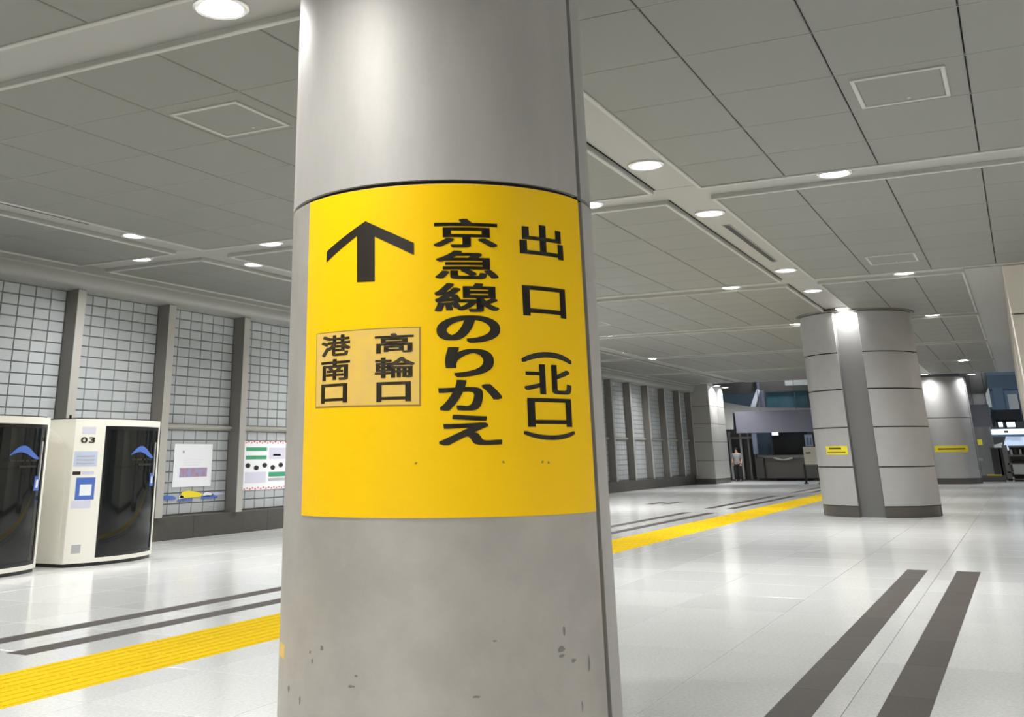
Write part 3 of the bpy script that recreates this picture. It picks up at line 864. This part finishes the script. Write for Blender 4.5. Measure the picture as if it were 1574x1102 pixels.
# ------------------------------------------------------------------ far right hall
p3 = thing('dark_pillar', 'dark third pillar with flared cap behind the distant steel pillar', 'pillar', (0, 0, 0))
a = at(1510, 735, 68); b = at(1537, 735, 68); cx3 = (a.x + b.x) / 2; r3 = (b.x - a.x) / 2
MB().lathe(cx3, 68, [(r3, 0), (r3, 3.9), (r3 + .05, 4.5)], 32).build('pillar_shaft', M['mull'], p3, smooth=True)
MB().lathe(cx3, 68, [(r3 + .05, 4.45), (r3 + .22, 4.75), (r3 + .25, 5.6), (r3, 5.7)], 32).build('flared_cap', M['dark'], p3, smooth=True)
wrap_strip(cx3, 68, r3, -.9, -.25, 1.75, 2.05, 'tiny yellow notice on the dark third pillar', [])
hb2 = thing('hanging_sign_box', 'square blue-grey hanging box in front of the third pillar', 'sign box', (0, 0, 0))
slab('box_body', 'slate', 1489, 622, 1525, 656, 61.5, .6, hb2)
for u in (1496, 1517):
    a = at(u, 622, 61.8); MB().box(a.x - .012, a.x + .012, 61.78, 61.81, a.z - .02, 8.0).build('hanger', M['dark'], hb2)
bu = thing('blue_upper_wall', 'blue upper wall with pale lit windows at the far right', 'wall panel', (0, 0, 0))
slab('wall_panel', 'midblue', 1500, 566, 1574, 636, 74, .3, bu)
slab('lower_band', 'dkblue', 1500, 578, 1574, 598, 73.9, .1, bu)
slab('lit_window', 'palewall', 1508, 597, 1525, 626, 73.6, .2, bu); slab('lit_window', 'palewall', 1548, 606, 1568, 632, 73.6, .2, bu)
slab('blue_column', 'dkblue', 1525, 596, 1547, 632, 73.2, .3, bu)
bk = thing('black_header', 'black shopfront header above the row of lit signs at far right', 'shopfront', (0, 0, 0))
slab('header_box', 'black', 1524, 630, 1572, 648, 70, .5, bk); slab('side_panel', 'black', 1522, 632, 1531, 656, 69.8, .3, bk)
slab('back_fill', 'dark', 1508, 645, 1590, 737, 73, .2, bk)
ls = thing('lit_signs', 'pair of small glowing white signs under the black header', 'sign', (0, 0, 0))
slab('lit_face', 'screen', 1534, 649, 1542, 656, 69.9, .1, ls); slab('lit_face', 'screen', 1547, 649, 1561, 656, 69.9, .1, ls); slab('backing', 'black', 1531, 646, 1564, 658, 70.0, .1, ls)
lb_ = thing('lit_band', 'long glowing pale blue shop sign band at the far right', 'sign', (0, 0, 0))
slab('lit_face', 'screen', 1520, 660, 1590, 668, 68.5, .15, lb_); slab('logo_mark', 'ink', 1543, 662, 1550, 665, 68.45, .05, lb_); slab('lower_edge', 'midblue', 1520, 668, 1590, 670, 68.4, .2, lb_)
gl = thing('lit_window_display', 'glowing white shop window behind the brown rack', 'shop window', (0, 0, 0))
trow('window_face', 'soft_lit', ((1546, 671), (1590, 671), (1590, 692), (1541, 692)), 70.5, .1, gl)
trow('pale_sill', 'palewall', ((1524, 685), (1541, 680), (1541, 690), (1527, 691)), 70.3, .1, gl)
rk = thing('goods_rack', 'brown shelving rack with pale bin cut off by the right edge', 'shelf', (0, 0, 0))
Yr = 62.5
slab('rack_back', 'dark', 1550, 685, 1600, 741, Yr + .4, .1, rk)
for v in (685, 699, 712, 725, 736): slab('shelf', 'mull', 1549, v, 1600, v + 2, Yr, .45, rk)
slab('upright', 'mull', 1547, 684, 1550, 742, Yr, .45, rk); slab('bin', 'palewall', 1556, 714, 1590, 729, Yr - .05, .4, rk)
for k in range(5): slab('packet', ('grey', 'dark')[k % 2], 1552 + k * 7, 691, 1557 + k * 7, 699, Yr + .05, .2, rk)
br = thing('low_barrier', 'low grey barrier with a thin yellow top rail before the rack', 'barrier', (0, 0, 0))
slab('barrier_panel', 'kick', 1508, 731, 1548, 742, 61.6, .12, br); slab('top_rail', 'yprint', 1518, 729.5, 1540, 731, 61.6, .12, br)
pp = thing('pole_cluster', 'dark poles and small stand between third pillar and rack', 'stand', (0, 0, 0))
for u in (1529, 1536, 1541): slab('pole', 'dark', u, 688, u + 2, 741, 64.5, .1, pp)
slab('sign_plate', 'grey', 1503, 704, 1511, 708, 63, .06, pp); slab('pole', 'dark', 1506, 708, 1508, 738, 63, .06, pp)

for nm, x, y, e in (('hall_lamp', -12, 63, 60), ('hall_lamp', -7, 70, 90), ('hall_lamp', -1, 66, 90)):
    d = bpy.data.lights.new(nm, 'AREA'); d.shape = 'DISK'; d.size = .8; d.energy = e * 4; d.color = (.85, .93, 1)
    o = bpy.data.objects.new(nm, d); C.objects.link(o); o.location = (x, y, 7.6)
